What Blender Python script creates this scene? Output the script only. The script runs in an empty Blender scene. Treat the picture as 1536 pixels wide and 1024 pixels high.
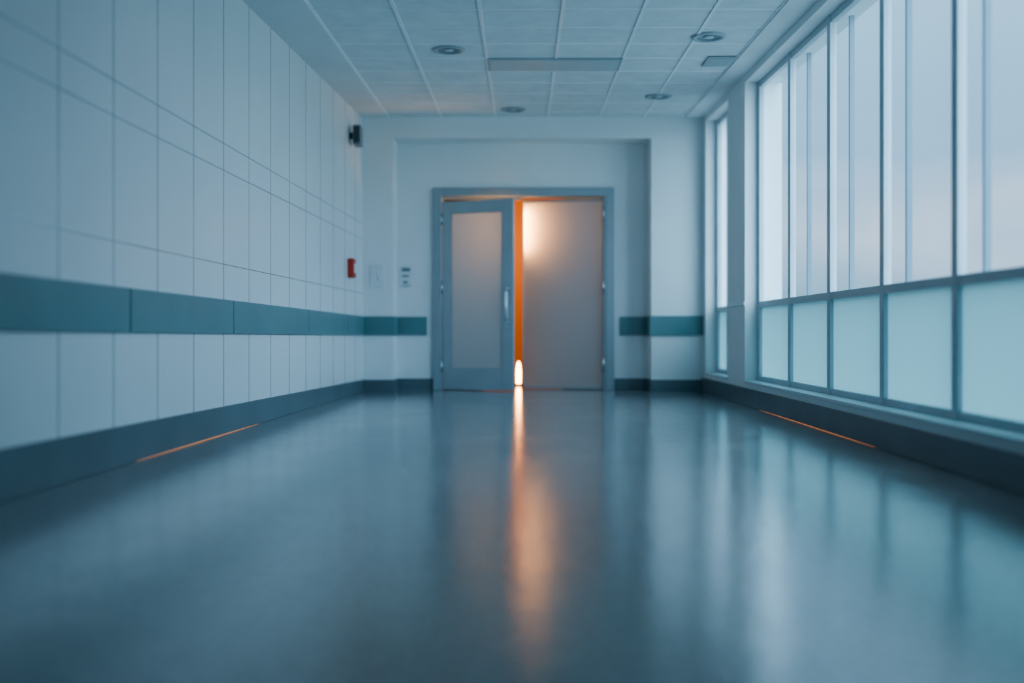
import bpy, math, random
from mathutils import Vector
random.seed(3)
S=bpy.context.scene
HC=0.617
# ---------------------------------------------------------------- materials
def mat(name,col,rough=0.5,metal=0.0,spec=0.5,var=0.06,scale=3.0,bump=0.0,bscale=40.0,rvar=0.0,coat=0.0):
    m=bpy.data.materials.new(name); m.use_nodes=True
    nt=m.node_tree; b=nt.nodes['Principled BSDF']
    b.inputs['Roughness'].default_value=rough
    b.inputs['Metallic'].default_value=metal
    b.inputs['Specular IOR Level'].default_value=spec
    b.inputs['Coat Weight'].default_value=coat
    tc=nt.nodes.new('ShaderNodeTexCoord')
    n=nt.nodes.new('ShaderNodeTexNoise'); n.inputs['Scale'].default_value=scale; n.inputs['Detail'].default_value=5
    nt.links.new(tc.outputs['Object'],n.inputs['Vector'])
    r=nt.nodes.new('ShaderNodeValToRGB')
    r.color_ramp.elements[0].position=0.3; r.color_ramp.elements[1].position=0.7
    r.color_ramp.elements[0].color=(*[c*(1-var) for c in col],1)
    r.color_ramp.elements[1].color=(*[min(1,c*(1+var)) for c in col],1)
    nt.links.new(n.outputs['Fac'],r.inputs['Fac']); nt.links.new(r.outputs['Color'],b.inputs['Base Color'])
    if rvar>0:
        mr=nt.nodes.new('ShaderNodeMapRange')
        mr.inputs['From Min'].default_value=0.3; mr.inputs['From Max'].default_value=0.7
        mr.inputs['To Min'].default_value=rough-rvar; mr.inputs['To Max'].default_value=rough+rvar
        nt.links.new(n.outputs['Fac'],mr.inputs['Value']); nt.links.new(mr.outputs['Result'],b.inputs['Roughness'])
    if bump>0:
        n2=nt.nodes.new('ShaderNodeTexNoise'); n2.inputs['Scale'].default_value=bscale; n2.inputs['Detail'].default_value=4
        nt.links.new(tc.outputs['Object'],n2.inputs['Vector'])
        bp=nt.nodes.new('ShaderNodeBump'); bp.inputs['Strength'].default_value=bump; bp.inputs['Distance'].default_value=0.01
        nt.links.new(n2.outputs['Fac'],bp.inputs['Height']); nt.links.new(bp.outputs['Normal'],b.inputs['Normal'])
    return m
def emis(name,col,st):
    m=bpy.data.materials.new(name); m.use_nodes=True
    b=m.node_tree.nodes['Principled BSDF']
    b.inputs['Base Color'].default_value=(*col,1)
    b.inputs['Emission Color'].default_value=(*col,1); b.inputs['Emission Strength'].default_value=st
    return m
def glassmat(name,tcol,trcol,f_transl,gl=0.08,grough=0.1,nscale=0,diff=None,fdiff=0.0):
    """thin sheet: mix transparent / translucent (/ diffuse) plus a glossy skin"""
    m=bpy.data.materials.new(name); m.use_nodes=True
    nt=m.node_tree; nt.nodes.clear()
    out=nt.nodes.new('ShaderNodeOutputMaterial')
    t=nt.nodes.new('ShaderNodeBsdfTransparent'); t.inputs['Color'].default_value=(*tcol,1)
    l=nt.nodes.new('ShaderNodeBsdfTranslucent'); l.inputs['Color'].default_value=(*trcol,1)
    g=nt.nodes.new('ShaderNodeBsdfGlossy'); g.inputs['Roughness'].default_value=grough; g.inputs['Color'].default_value=(.8,.9,.95,1)
    a=nt.nodes.new('ShaderNodeMixShader'); a.inputs[0].default_value=f_transl
    nt.links.new(t.outputs[0],a.inputs[1]); nt.links.new(l.outputs[0],a.inputs[2])
    last=a
    if diff:
        d=nt.nodes.new('ShaderNodeBsdfDiffuse'); d.inputs['Color'].default_value=(*diff,1)
        c=nt.nodes.new('ShaderNodeMixShader'); c.inputs[0].default_value=fdiff
        nt.links.new(a.outputs[0],c.inputs[1]); nt.links.new(d.outputs[0],c.inputs[2]); last=c
    b=nt.nodes.new('ShaderNodeMixShader'); b.inputs[0].default_value=gl
    nt.links.new(last.outputs[0],b.inputs[1]); nt.links.new(g.outputs[0],b.inputs[2])
    nt.links.new(b.outputs[0],out.inputs['Surface'])
    if nscale:
        tc=nt.nodes.new('ShaderNodeTexCoord'); n=nt.nodes.new('ShaderNodeTexNoise'); n.inputs['Scale'].default_value=nscale
        n.inputs['Detail'].default_value=3
        nt.links.new(tc.outputs['Object'],n.inputs['Vector'])
        bp=nt.nodes.new('ShaderNodeBump'); bp.inputs['Strength'].default_value=0.8; bp.inputs['Distance'].default_value=0.005
        nt.links.new(n.outputs['Fac'],bp.inputs['Height'])
        for q in (l,g): nt.links.new(bp.outputs['Normal'],q.inputs['Normal'])
    return m

M_wall=mat('wall_paint',(.80,.835,.845),.55,var=.03,scale=1.2,bump=.05,bscale=120)
M_panel=mat('wall_panel',(.72,.755,.77),.34,var=.04,scale=.8,bump=.02,bscale=60)
M_joint=mat('panel_joint',(.46,.52,.55),.2,metal=.8,var=.05)
M_ceil=mat('ceiling_tile',(.72,.78,.80),.85,var=.05,scale=6,bump=.15,bscale=180)
M_grid=mat('ceiling_grid',(.84,.88,.90),.4,var=.02)
M_border=mat('ceiling_border',(.74,.79,.81),.7,var=.03)
M_teal=mat('teal_vinyl',(.17,.272,.288),.35,var=.08,scale=2,bump=.03,bscale=90)
M_base=mat('baseboard_vinyl',(.145,.182,.205),.32,var=.1,scale=2.5)
M_frame=mat('painted_steel',(.36,.42,.455),.32,metal=.15,var=.05)
M_leaf=mat('leaf_steel',(.40,.455,.485),.33,metal=.2,var=.05)
M_alu=mat('window_alu',(.54,.61,.65),.35,metal=.05,var=.05)
M_outer=mat('outer_alu',(.17,.24,.29),.5,var=.05)
M_sill=mat('sill',(.66,.72,.74),.35,var=.03)
M_steel=mat('brushed_steel',(.6,.64,.66),.25,metal=1,var=.05)
M_dark=mat('dark_plastic',(.05,.08,.09),.4,var=.1)
M_grey=mat('grey_plastic',(.22,.28,.31),.4,var=.1)
M_red=mat('red_plastic',(.55,.05,.03),.35,var=.05)
M_white=mat('white_plastic',(.75,.78,.8),.35,var=.02)
M_lamplit=mat('lamplit_orange',(.55,.25,.10),.7,var=.05)  # orange lamplight put into the colour of the white wall beyond
M_darkwall=mat('dark_wall_lowbounce',(.045,.042,.042),.7,var=.05)  # rest of that room darkened to cut orange bounce onto the door glass
M_diffuser=mat('light_diffuser',(.50,.57,.60),.5,var=.04)
M_glint=emis('painted_glint_warm',(1,.36,.12),.45)  # glow for the painted baseboard glints
M_bulb=emis('bulb_warm',(1,.44,.16),215)
M_floorglow=emis('added_glow_warm',(1,.42,.13),26)
# floor
def floormat():
    m=mat('floor_resin',(.225,.262,.278),.155,spec=.8,var=.15,scale=1.6,rvar=.05)
    nt=m.node_tree; b=nt.nodes['Principled BSDF']
    b.inputs['Coat Weight'].default_value=.7; b.inputs['Coat Roughness'].default_value=.105
    tc=nt.nodes.new('ShaderNodeTexCoord')
    sp=nt.nodes.new('ShaderNodeTexNoise'); sp.inputs['Scale'].default_value=38; sp.inputs['Detail'].default_value=6; sp.inputs['Roughness'].default_value=.72
    nt.links.new(tc.outputs['Object'],sp.inputs['Vector'])
    rr=nt.nodes.new('ShaderNodeValToRGB'); rr.color_ramp.elements[0].position=.40; rr.color_ramp.elements[1].position=.60
    rr.color_ramp.elements[0].color=(.4,.4,.4,1); rr.color_ramp.elements[1].color=(1.6,1.6,1.6,1)
    nt.links.new(sp.outputs['Fac'],rr.inputs['Fac'])
    mx=nt.nodes.new('ShaderNodeMixRGB'); mx.blend_type='MULTIPLY'; mx.inputs[0].default_value=1
    src=b.inputs['Base Color'].links[0].from_socket
    nt.links.new(src,mx.inputs[1]); nt.links.new(rr.outputs['Color'],mx.inputs[2]); nt.links.new(mx.outputs[0],b.inputs['Base Color'])
    n=nt.nodes.new('ShaderNodeTexNoise'); n.inputs['Scale'].default_value=7; n.inputs['Detail'].default_value=8; n.inputs['Roughness'].default_value=.66
    nt.links.new(tc.outputs['Object'],n.inputs['Vector'])
    bp=nt.nodes.new('ShaderNodeBump'); bp.inputs['Strength'].default_value=.5; bp.inputs['Distance'].default_value=.004
    nt.links.new(n.outputs['Fac'],bp.inputs['Height']); nt.links.new(bp.outputs['Normal'],b.inputs['Normal'])
    nt.links.new(bp.outputs['Normal'],b.inputs['Coat Normal'])
    return m
M_floor=floormat()
M_glass=glassmat('window_glass',(.80,.90,.955),(.6,.78,.88),.07,.06,.05)
M_frost=glassmat('frosted_teal_glass',(.25,.43,.46),(.135,.228,.245),.95,.08,.3)
M_dglass=glassmat('door_frosted_glass',(.5,.5,.5),(.74,.74,.72),.985,.22,.34,nscale=60,diff=(.43,.48,.50),fdiff=.72)
M_dglass2=glassmat('door_frosted_glass_thick',(.5,.5,.5),(.66,.68,.62),.985,.2,.34,nscale=60,diff=(.43,.49,.50),fdiff=.87)

# ---------------------------------------------------------------- geometry
def mesh(name,verts,faces,m,parent=None,bevel=0,smooth=False):
    me=bpy.data.meshes.new(name); me.from_pydata(verts,[],faces); me.update()
    o=bpy.data.objects.new(name,me); S.collection.objects.link(o); me.materials.append(m)
    if parent: o.parent=parent
    if bevel:
        b=o.modifiers.new('bevel','BEVEL'); b.width=bevel; b.segments=2; b.limit_method='ANGLE'
    if smooth:
        for p in me.polygons: p.use_smooth=True
    return o
F6=[(0,3,2,1),(4,5,6,7),(0,1,5,4),(1,2,6,5),(2,3,7,6),(3,0,4,7)]
def box(name,x0,x1,y0,y1,z0,z1,m,parent=None,bevel=0):
    v=[(x0,y0,z0),(x1,y0,z0),(x1,y1,z0),(x0,y1,z0),(x0,y0,z1),(x1,y0,z1),(x1,y1,z1),(x0,y1,z1)]
    return mesh(name,v,F6,m,parent,bevel)
def hexa(name,v,m,parent=None,bevel=0): return mesh(name,v,F6,m,parent,bevel)
def multi(name,boxes,m,parent=None,bevel=0):
    V=[];F=[]
    for b in boxes:
        k=len(V)
        if len(b)==6:
            x0,x1,y0,y1,z0,z1=b
            b=[(x0,y0,z0),(x1,y0,z0),(x1,y1,z0),(x0,y1,z0),(x0,y0,z1),(x1,y0,z1),(x1,y1,z1),(x0,y1,z1)]
        V+=b; F+=[tuple(i+k for i in f) for f in F6]
    return mesh(name,V,F,m,parent,bevel)
def empty(name,loc=(0,0,0),rz=0):
    o=bpy.data.objects.new(name,None); S.collection.objects.link(o); o.location=loc; o.rotation_euler=(0,0,rz)
    o.empty_display_size=.1; return o
def lathe(name,prof,m,parent=None,loc=(0,0,0),n=32):
    V=[];F=[]
    for r,z in prof:
        for i in range(n):
            a=2*math.pi*i/n; V.append((loc[0]+r*math.cos(a),loc[1]+r*math.sin(a),loc[2]+z))
    for j in range(len(prof)-1):
        for i in range(n):
            F.append((j*n+i,j*n+(i+1)%n,(j+1)*n+(i+1)%n,(j+1)*n+i))
    return mesh(name,V,F,m,parent,smooth=True)
def tube(name,pts,r,m,parent=None):
    c=bpy.data.curves.new(name,'CURVE'); c.dimensions='3D'; c.bevel_depth=r; c.bevel_resolution=4; c.use_fill_caps=True
    s=c.splines.new('POLY'); s.points.add(len(pts)-1)
    for p,q in zip(s.points,pts): p.co=(*q,1)
    o=bpy.data.objects.new(name,c); S.collection.objects.link(o); c.materials.append(m)
    if parent: o.parent=parent
    return o

YB=-3.0; YE=10.6; YR=10.9
xl=lambda y:-1.70-.03*(YE-y)
zc=lambda y:2.924-.030*(YE-y)
XR=1.93; XW=2.06

# floor (continues through the doorway)
box('floor',-2.6,2.6,YB-.2,13.4,-.1,0,M_floor)

# ceiling
ceil=hexa('ceiling',[(-2.4,YB-.2,zc(YB)),(2.3,YB-.2,zc(YB)),(2.3,11.05,zc(11.05)),(-2.4,11.05,zc(11.05)),
   (-2.4,YB-.2,zc(YB)+.12),(2.3,YB-.2,zc(YB)+.12),(2.3,11.05,zc(11.05)+.12),(-2.4,11.05,zc(11.05)+.12)],M_ceil)
gl=[-1.42,-.86,-.285,.275,.82,1.30,1.74]
bars=[]
def cslab(x0,x1,y0,y1,t0,t1):
    return [(x0,y0,zc(y0)-t1),(x1,y0,zc(y0)-t1),(x1,y1,zc(y1)-t1),(x0,y1,zc(y1)-t1),
            (x0,y0,zc(y0)-t0),(x1,y0,zc(y0)-t0),(x1,y1,zc(y1)-t0),(x0,y1,zc(y1)-t0)]
for x in gl: bars.append(cslab(x-.012,x+.012,YB,YE,-.002,.005))
y=YE-.28
while y>YB:
    bars.append(cslab(-1.42,1.74,y-.007,y+.007,-.002,.004)); y-=.45
multi('grid_bars',bars,M_grid,ceil)
multi('border',[[(-1.42,YB,zc(YB)-.014),(-1.42,YE,zc(YE)-.014),(xl(YE),YE,zc(YE)-.014),(xl(YB),YB,zc(YB)-.014),
                 (-1.42,YB,zc(YB)),(-1.42,YE,zc(YE)),(xl(YE),YE,zc(YE)),(xl(YB),YB,zc(YB))],
                cslab(1.74,XR,YB,YE,-.002,.016)],M_border,ceil)

# left wall
wl=hexa('wall_left',[(xl(YB)-.2,YB,0),(xl(YB),YB,0),(xl(11.05),11.05,0),(xl(11.05)-.2,11.05,0),
   (xl(YB)-.2,YB,zc(YB)),(xl(YB),YB,zc(YB)),(xl(11.05),11.05,zc(11.05)),(xl(11.05)-.2,11.05,zc(11.05))],M_panel)
def lw(y0,y1,z0a,z1a,z0b,z1b,t,off=0.0):
    return [(xl(y0)-.002,y0,z0a),(xl(y0)+t,y0,z0a),(xl(y1)+t,y1,z0b),(xl(y1)-.002,y1,z0b),
            (xl(y0)-.002,y0,z1a),(xl(y0)+t,y0,z1a),(xl(y1)+t,y1,z1b),(xl(y1)-.002,y1,z1b)]
k=.0055
bt=lambda y:.80+k*(YE-y); bb=lambda y:.598+k*.7*(YE-y); bh=lambda y:.125+.010*(YE-y)
js=[]
y=4.07
vy=[]
while y>YB+.1: y-=.512
y+=.512
while y<YE-.1:
    vy.append(y); y+=.512
jw=.0024
for y in vy:
    js.append(lw(y-jw,y+jw,bt(y),zc(y)-.015,bt(y),zc(y)-.015,.002))
    js.append(lw(y-jw,y+jw,bh(y),bb(y),bh(y),bb(y),.002))
for z in (1.043,1.62,1.785):
    js.append(lw(YB,YE,z-jw,z+jw,z-jw,z+jw,.002))
multi('panel_joints',js,M_joint,wl)
band=[]; jy=[-2.99,-.9,.95,2.85,4.72,6.25,8.18,9.75,YE]
for a,b in zip(jy[:-1],jy[1:]):
    a2=a+.006;b2=b-.006
    band.append(lw(a2,b2,bb(a2),bt(a2),bb(b2),bt(b2),.022))
multi('trim_1',band,M_teal,None,.003)
bl=hexa('baseboard_left',lw(YB,YE,0,bh(YB),0,bh(YE),.014),M_base,None,.003)

# end wall: piers + header + recessed wall with door opening
X0,X1=-1.37,1.377
multi('wall_end',[(-1.70,X0,YE,11.05,0,zc(YE)),(X1,2.2,YE,11.05,0,zc(YE)),(X0,X1,YE,11.05,2.697,zc(YE)),
   (X0,-.971,YR,11.05,0,2.697),(1.007,X1,YR,11.05,0,2.697),(-.971,1.007,YR,11.05,2.208,2.697)],M_wall)
multi('baseboard_end',[(-1.685,X0,YE-.012,YE+.001,0,.125),(X1,XR-.014,YE-.012,YE+.001,0,.125),
   (X0+.0,-.975,YR-.012,YR+.001,0,.125),(1.011,X1,YR-.012,YR+.001,0,.125),
   (X0-.001,X0+.012,YE-.012,YR,0,.125),(X1-.012,X1+.001,YE-.012,YR,0,.125)],M_base)
multi('trim_2',[(-1.678,X0+.02,YE-.02,YE+.001,.598,.80),(X1-.02,XR-.001,YE-.02,YE+.001,.598,.805),
   (X0+.02,-1.04,YR-.02,YR+.001,.598,.80),(1.07,X1-.02,YR-.02,YR+.001,.598,.80),
   (X0-.001,X0+.02,YE,YR,.598,.80),(X1-.02,X1+.001,YE,YR,.598,.80)],M_teal,None,.003)

# door frame
df=empty('door_frame')
multi('jambs',[(-.971,-.875,YR-.045,11.06,0,2.208),(.915,1.007,YR-.045,11.06,0,2.208),(-.875,.915,YR-.045,11.06,2.113,2.208)],M_frame,df,.006)
multi('stops',[(-.876,-.855,YR+.03,YR+.06,0,2.113),(-.855,0,YR+.03,YR+.06,2.085,2.114),(.893,.916,YR-.035,YR-.015,0,2.113)],M_frame,df)

# left leaf (towards the corridor)
d1=empty('door_1',(-.862,YR-.01,0),math.radians(-20.5))
W=.828;T=.022;zt=2.052;zb=.005
multi('stiles_rails',[(0,.095,-T,T,zb,zt),(W-.125,W,-T,T,zb,zt),(.095,W-.125,-T,T,zb,.235),(.095,W-.125,-T,T,zt-.125,zt)],M_leaf,d1,.004)
mesh('glass',[(.09,0,.23),(W-.12,0,.23),(W-.12,0,zt-.12),(.09,0,zt-.12)],[(0,1,2,3)],M_dglass2,d1)
multi('glazing_bead',[(.095,.105,-T+.004,T-.004,.235,zt-.125),(W-.135,W-.125,-T+.004,T-.004,.235,zt-.125),
   (.095,W-.125,-T+.004,T-.004,.235,.245),(.095,W-.125,-T+.004,T-.004,zt-.135,zt-.125)],M_frame,d1)
hx=W-.062
tube('pull_handle',[(hx,-T,1.075),(hx,-T-.045,1.075),(hx,-T-.06,1.06),(hx,-T-.06,.78),(hx,-T-.045,.765),(hx,-T,.765)],.011,M_steel,d1)
box('handle_plate',hx-.022,hx+.022,-T-.004,-T+.002,.73,1.11,M_steel,d1,.003)
box('lock',hx-.012,hx+.012,-T-.012,-T,.66,.69,M_steel,d1,.003)
for i,z in enumerate((.2,1.05,1.8)):
    lathe('hinge_%d'%(i+1),[(0,0),(.012,0),(.012,.13),(0,.13)],M_steel,d1,(-.004,-T-.008,z),16)
# right leaf (away)
d2=empty('door_2',(.912,YR+.012,0),math.radians(-12))
W2=.922;zt2=2.098
fr=.028
multi('stiles_rails',[(-fr,0,-T,T,zb,zt2),(-W2,-W2+fr*.4,-T*.5,T*.5,zb,zt2),(-W2+fr*.4,-fr,-T,T,zb,zb+.03),(-W2+fr*.4,-fr,-T,T,zt2-.03,zt2)],M_leaf,d2,.003)
mesh('glass',[(-W2+.008,0,.03),(-.02,0,.03),(-.02,0,zt2-.02),(-W2+.008,0,zt2-.02)],[(0,1,2,3)],M_dglass,d2)
for i,z in enumerate((.2,1.05,1.85)):
    lathe('hinge_%d'%(i+1),[(0,0),(.012,0),(.012,.15),(0,.15)],M_steel,d2,(-.012,-T-.026,z),16)

# room beyond
multi('wall_beyond',[(-.5,.5,12.5,12.6,0,2.7)],M_lamplit)
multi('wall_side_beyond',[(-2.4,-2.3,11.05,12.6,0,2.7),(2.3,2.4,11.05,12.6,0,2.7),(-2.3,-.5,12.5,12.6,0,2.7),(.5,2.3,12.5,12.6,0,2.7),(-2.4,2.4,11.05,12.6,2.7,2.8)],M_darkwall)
pl=empty('pendant_lamp',(0,0,0))
LX,LY,LZ=.048,11.185,1.78
pr=[(.001,-.25),(.018,-.245),(.028,-.22),(.038,.18),(.03,.225),(.001,.23)]
lathe('glass_tube',pr,M_bulb,pl,(LX,LY,LZ),24)
lathe('socket',[(.001,.225),(.03,.225),(.03,.27),(.012,.29),(.001,.29)],M_dark,pl,(LX,LY,LZ),24)
tube('cord',[(LX,LY,LZ+.29),(LX,LY,2.70)],.004,M_dark,pl)
fu=empty('added_floor_glow',(0,0,0))  # added light source that brightens the foot of the door gap
UX,UY=-.04,11.75
lathe('housing',[(.001,0),(.05,0),(.05,.02),(.03,.03),(.001,.03)],M_dark,fu,(UX,UY,0),24)
lathe('dome',[(.028,.025),(.028,.18),(.016,.27),(.001,.29)],M_floorglow,fu,(UX,UY,0),24)

# right wall
zs=.19
def rseg(y0,y1,x0,z0,top=None,dz=0):
    a=zc(y0)-dz;b=zc(y1)-dz
    return [(x0,y0,z0),(2.25,y0,z0),(2.25,y1,z0),(x0,y1,z0),(x0,y0,a),(2.25,y0,a),(2.25,y1,b),(x0,y1,b)]
hd=.075
def header(y0,y1):
    return [(XR,y0,zc(y0)-hd),(2.25,y0,zc(y0)-hd),(2.25,y1,zc(y1)-hd),(XR,y1,zc(y1)-hd),
            (XR,y0,zc(y0)),(2.25,y0,zc(y0)),(2.25,y1,zc(y1)),(XR,y1,zc(y1))]
wy0=3.4
multi('wall_right',[(XR,2.25,YB,YE,0,zs),rseg(YB,wy0,XR,zs),rseg(8.62,9.32,XR,zs),rseg(10.45,YE,XR,zs),header(wy0,8.62),header(9.32,10.45)],M_wall)
multi('trim_3',[(XR-.018,XW+.02,wy0,8.62,zs,zs+.022),(XR-.012,XW+.02,9.32,10.45,zs,zs+.02)],M_sill,None,.003)
multi('trim_4',[(XR-.014,XR+.001,8.60,9.33,.86,.895)],M_sill,None,.002)
br=box('baseboard_right',XR-.014,XR+.001,YB,YE,0,.15,M_base,None,.003)
# windows
def window(name,y0,y1,muls,outer=True):
    w=empty(name)
    zbw=zs+.022
    B=[]
    def vbar(x0,x1,y,h,top):
        return [(x0,y-h,zbw),(x1,y-h,zbw),(x1,y+h,zbw),(x0,y+h,zbw),(x0,y-h,zc(y-h)-top),(x1,y-h,zc(y-h)-top),(x1,y+h,zc(y+h)-top),(x0,y+h,zc(y+h)-top)]
    for y in [y0+.025]+muls+[y1-.025]:
        B.append(vbar(XW-.02,XW+.025,y,.033,hd))
    B.append((XW-.015,XW+.03,y0,y1,zbw,zbw+.04))
    B.append((XW-.018,XW+.03,y0,y1,.842,.892))
    t0,t1=zc(y0)-hd,zc(y1)-hd
    B.append([(XW-.015,y0,t0-.05),(XW+.03,y0,t0-.05),(XW+.03,y1,t1-.05),(XW-.015,y1,t1-.05),(XW-.015,y0,t0),(XW+.03,y0,t0),(XW+.03,y1,t1),(XW-.015,y1,t1)])
    multi('frame',B,M_alu,w,.003)
    if outer:
        multi('outer_frame',[vbar(XW+.12,XW+.15,y,.014,hd) for y in muls]+[(XW+.12,XW+.15,y0,y1,.86,.89)],M_outer,w)
    mesh('glass_upper',[(XW+.005,y0,.87),(XW+.005,y1,.87),(XW+.005,y1,t1-.03),(XW+.005,y0,t0-.03)],[(0,1,2,3)],M_glass,w)
    mesh('glass_frosted',[(XW+.005,y0,zbw+.02),(XW+.005,y1,zbw+.02),(XW+.005,y1,.87),(XW+.005,y0,.87)],[(0,1,2,3)],M_frost,w)
    return w
window('window_1',wy0,8.62,[7.61,6.63,5.65,4.70,3.74])
window('window_2',9.32,10.45,[9.9])
box('wall_back',-2.4,2.3,YB-.2,YB,0,2.7,M_wall)

# slim glowing strips painting warm glints at the foot of the baseboards (tapered ends)
def glint(name,y0,y1,side):
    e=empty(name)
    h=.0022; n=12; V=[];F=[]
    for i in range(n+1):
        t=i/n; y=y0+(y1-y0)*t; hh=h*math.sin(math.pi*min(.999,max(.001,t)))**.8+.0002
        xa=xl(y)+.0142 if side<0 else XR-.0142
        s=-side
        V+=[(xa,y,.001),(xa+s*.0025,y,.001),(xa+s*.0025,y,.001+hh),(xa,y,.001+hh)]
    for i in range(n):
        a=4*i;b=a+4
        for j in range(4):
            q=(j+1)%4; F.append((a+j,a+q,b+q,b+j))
    mesh('strip',V,F,M_glint,e); return e
glint('painted_glint',4.8,6.8,-1); glint('painted_glint',5.4,8.0,1)

# ceiling fittings
def downlight(x,y):
    e=empty('recessed_downlight',(x,y,zc(y)-.004)); e.rotation_euler=(math.atan(.03),0,0)
    lathe('ring',[(.088,.0),(.092,-.008),(.125,-.006),(.13,.003)],M_frame,e)
    lathe('reflector',[(.09,-.004),(.075,.0),(.05,.002),(.001,.002)],M_grey,e)
    lathe('lens',[(.04,-.001),(.035,-.006),(.001,-.007)],M_diffuser,e)
for x,y in ((-.574,7.8),(1.39,7.42),(1.31,9.55),(-.09,10.2),(-.57,4.2),(1.3,4.2)): downlight(x,y)
def panel_light(y0,y1):
    e=empty('ceiling_light_panel')
    hexa('housing',cslab(-.285,.82,y0,y1,0,.012),M_frame,e,.002)
    hexa('diffuser',cslab(-.26,.795,y0+.02,y1-.02,.010,.017),M_diffuser,e)
panel_light(8.06,8.47); panel_light(2.0,2.4)
av=empty('air_vent')
hexa('vent_frame',cslab(1.50,1.72,8.0,8.32,.004,.012),M_frame,av,.002)
multi('slats',[cslab(1.52,1.70,8.03+i*.035,8.045+i*.035,.011,.017) for i in range(8)],M_diffuser,av)

# wall speaker / call point / switch / notice
sp=empty('wall_speaker')
y=9.95; x=xl(y)
box('bracket',x-.002,x+.05,y-.02,y+.02,2.56,2.62,M_dark,sp)
box('cabinet',x+.04,x+.12,y-.085,y+.085,2.49,2.69,M_grey,sp,.012)
box('grille',x+.05,x+.11,y-.089,y-.083,2.51,2.67,M_dark,sp)
fa=empty('fire_alarm_call_point'); y=9.9; x=xl(y)
box('housing',x-.001,x+.06,y-.07,y+.07,1.17,1.36,M_red,fa,.008)
box('press_plate',x+.055,x+.064,y-.04,y+.04,1.22,1.31,M_white,fa,.002)
box('key_slot',x+.058,x+.064,y-.01,y+.01,1.185,1.205,M_dark,fa)
sw=empty('light_switch_panel')
box('plate',-1.62,-1.47,YE-.012,YE,1.11,1.35,M_white,sw,.004)
multi('rockers',[(-1.60,-1.55,YE-.018,YE-.01,1.18,1.28),(-1.54,-1.49,YE-.018,YE-.01,1.18,1.28)],M_white,sw,.003)
ns=empty('notice_sign')
box('plate',-1.335,-1.205,YR-.008,YR,1.115,1.36,M_white,ns,.002)
multi('print',[(-1.315,-1.225,YR-.010,YR-.007,1.295,1.335),(-1.31,-1.24,YR-.010,YR-.007,1.235,1.255),(-1.30,-1.25,YR-.010,YR-.007,1.165,1.19),(-1.315,-1.225,YR-.010,YR-.007,1.135,1.145)],M_grey,ns)

# ---------------------------------------------------------------- world (overcast dusk sky)
w=bpy.data.worlds.new('sky'); S.world=w; w.use_nodes=True
nt=w.node_tree; bg=nt.nodes['Background']
tc=nt.nodes.new('ShaderNodeTexCoord'); sep=nt.nodes.new('ShaderNodeSeparateXYZ'); nt.links.new(tc.outputs['Generated'],sep.inputs[0])
ns_=nt.nodes.new('ShaderNodeTexNoise'); ns_.inputs['Scale'].default_value=2.6; ns_.inputs['Detail'].default_value=4
mp=nt.nodes.new('ShaderNodeMapping'); mp.inputs['Scale'].default_value=(1,1,3.5); nt.links.new(tc.outputs['Generated'],mp.inputs['Vector']); nt.links.new(mp.outputs[0],ns_.inputs['Vector'])
ad=nt.nodes.new('ShaderNodeMath'); ad.operation='MULTIPLY_ADD'; ad.inputs[1].default_value=.24; nt.links.new(ns_.outputs['Fac'],ad.inputs[0])
sb=nt.nodes.new('ShaderNodeMath'); sb.operation='ADD'; sb.inputs[1].default_value=-.12; nt.links.new(sep.outputs['Z'],sb.inputs[0]); nt.links.new(sb.outputs[0],ad.inputs[2])
rp=nt.nodes.new('ShaderNodeValToRGB'); nt.links.new(ad.outputs[0],rp.inputs['Fac'])
cr=rp.color_ramp; cr.elements[0].position=0; cr.elements[0].color=(.25,.37,.43,1)
cr.elements[1].position=1; cr.elements[1].color=(.63,.90,1.05,1)
for p,c in ((.03,(.30,.46,.58)),(.10,(.60,.71,.86)),(.16,(.36,.55,.73)),(.26,(.38,.61,.81)),(.36,(.46,.70,.88)),(.5,(.54,.78,.94))):
    e=cr.elements.new(p); e.color=(*c,1)
dt=nt.nodes.new('ShaderNodeVectorMath'); dt.operation='DOT_PRODUCT'; dt.inputs[1].default_value=Vector((.70,-.64,.38)).normalized(); nt.links.new(tc.outputs['Generated'],dt.inputs[0])
mr=nt.nodes.new('ShaderNodeMapRange'); mr.inputs['From Min'].default_value=.1; mr.inputs['From Max'].default_value=1; mr.inputs['To Min'].default_value=1.2; mr.inputs['To Max'].default_value=8.6
nt.links.new(dt.outputs['Value'],mr.inputs['Value'])
nt.links.new(rp.outputs['Color'],bg.inputs['Color']); nt.links.new(mr.outputs['Result'],bg.inputs['Strength'])
for (ya,yb) in ((wy0,8.62),(9.32,10.45)):
    l=bpy.data.lights.new('window_portal','AREA'); l.shape='RECTANGLE'; l.size=2.5; l.size_y=yb-ya; l.cycles.is_portal=True
    o=bpy.data.objects.new('window_portal',l); S.collection.objects.link(o)
    o.location=(2.27,(ya+yb)/2,1.5); o.rotation_euler=(0,math.radians(90),0)

# ---------------------------------------------------------------- camera
c=bpy.data.cameras.new('camera'); cam=bpy.data.objects.new('camera',c); S.collection.objects.link(cam)
cam.location=(0,0,HC); cam.rotation_euler=(math.radians(90),0,0)
c.lens=35; c.sensor_width=36; c.shift_x=-15/1536; c.shift_y=-12/1536
c.clip_start=.05
c.dof.use_dof=True; c.dof.focus_distance=6.9; c.dof.aperture_fstop=.55
S.camera=cam
S.view_settings.view_transform='AgX'
S.view_settings.look='AgX - Medium High Contrast'
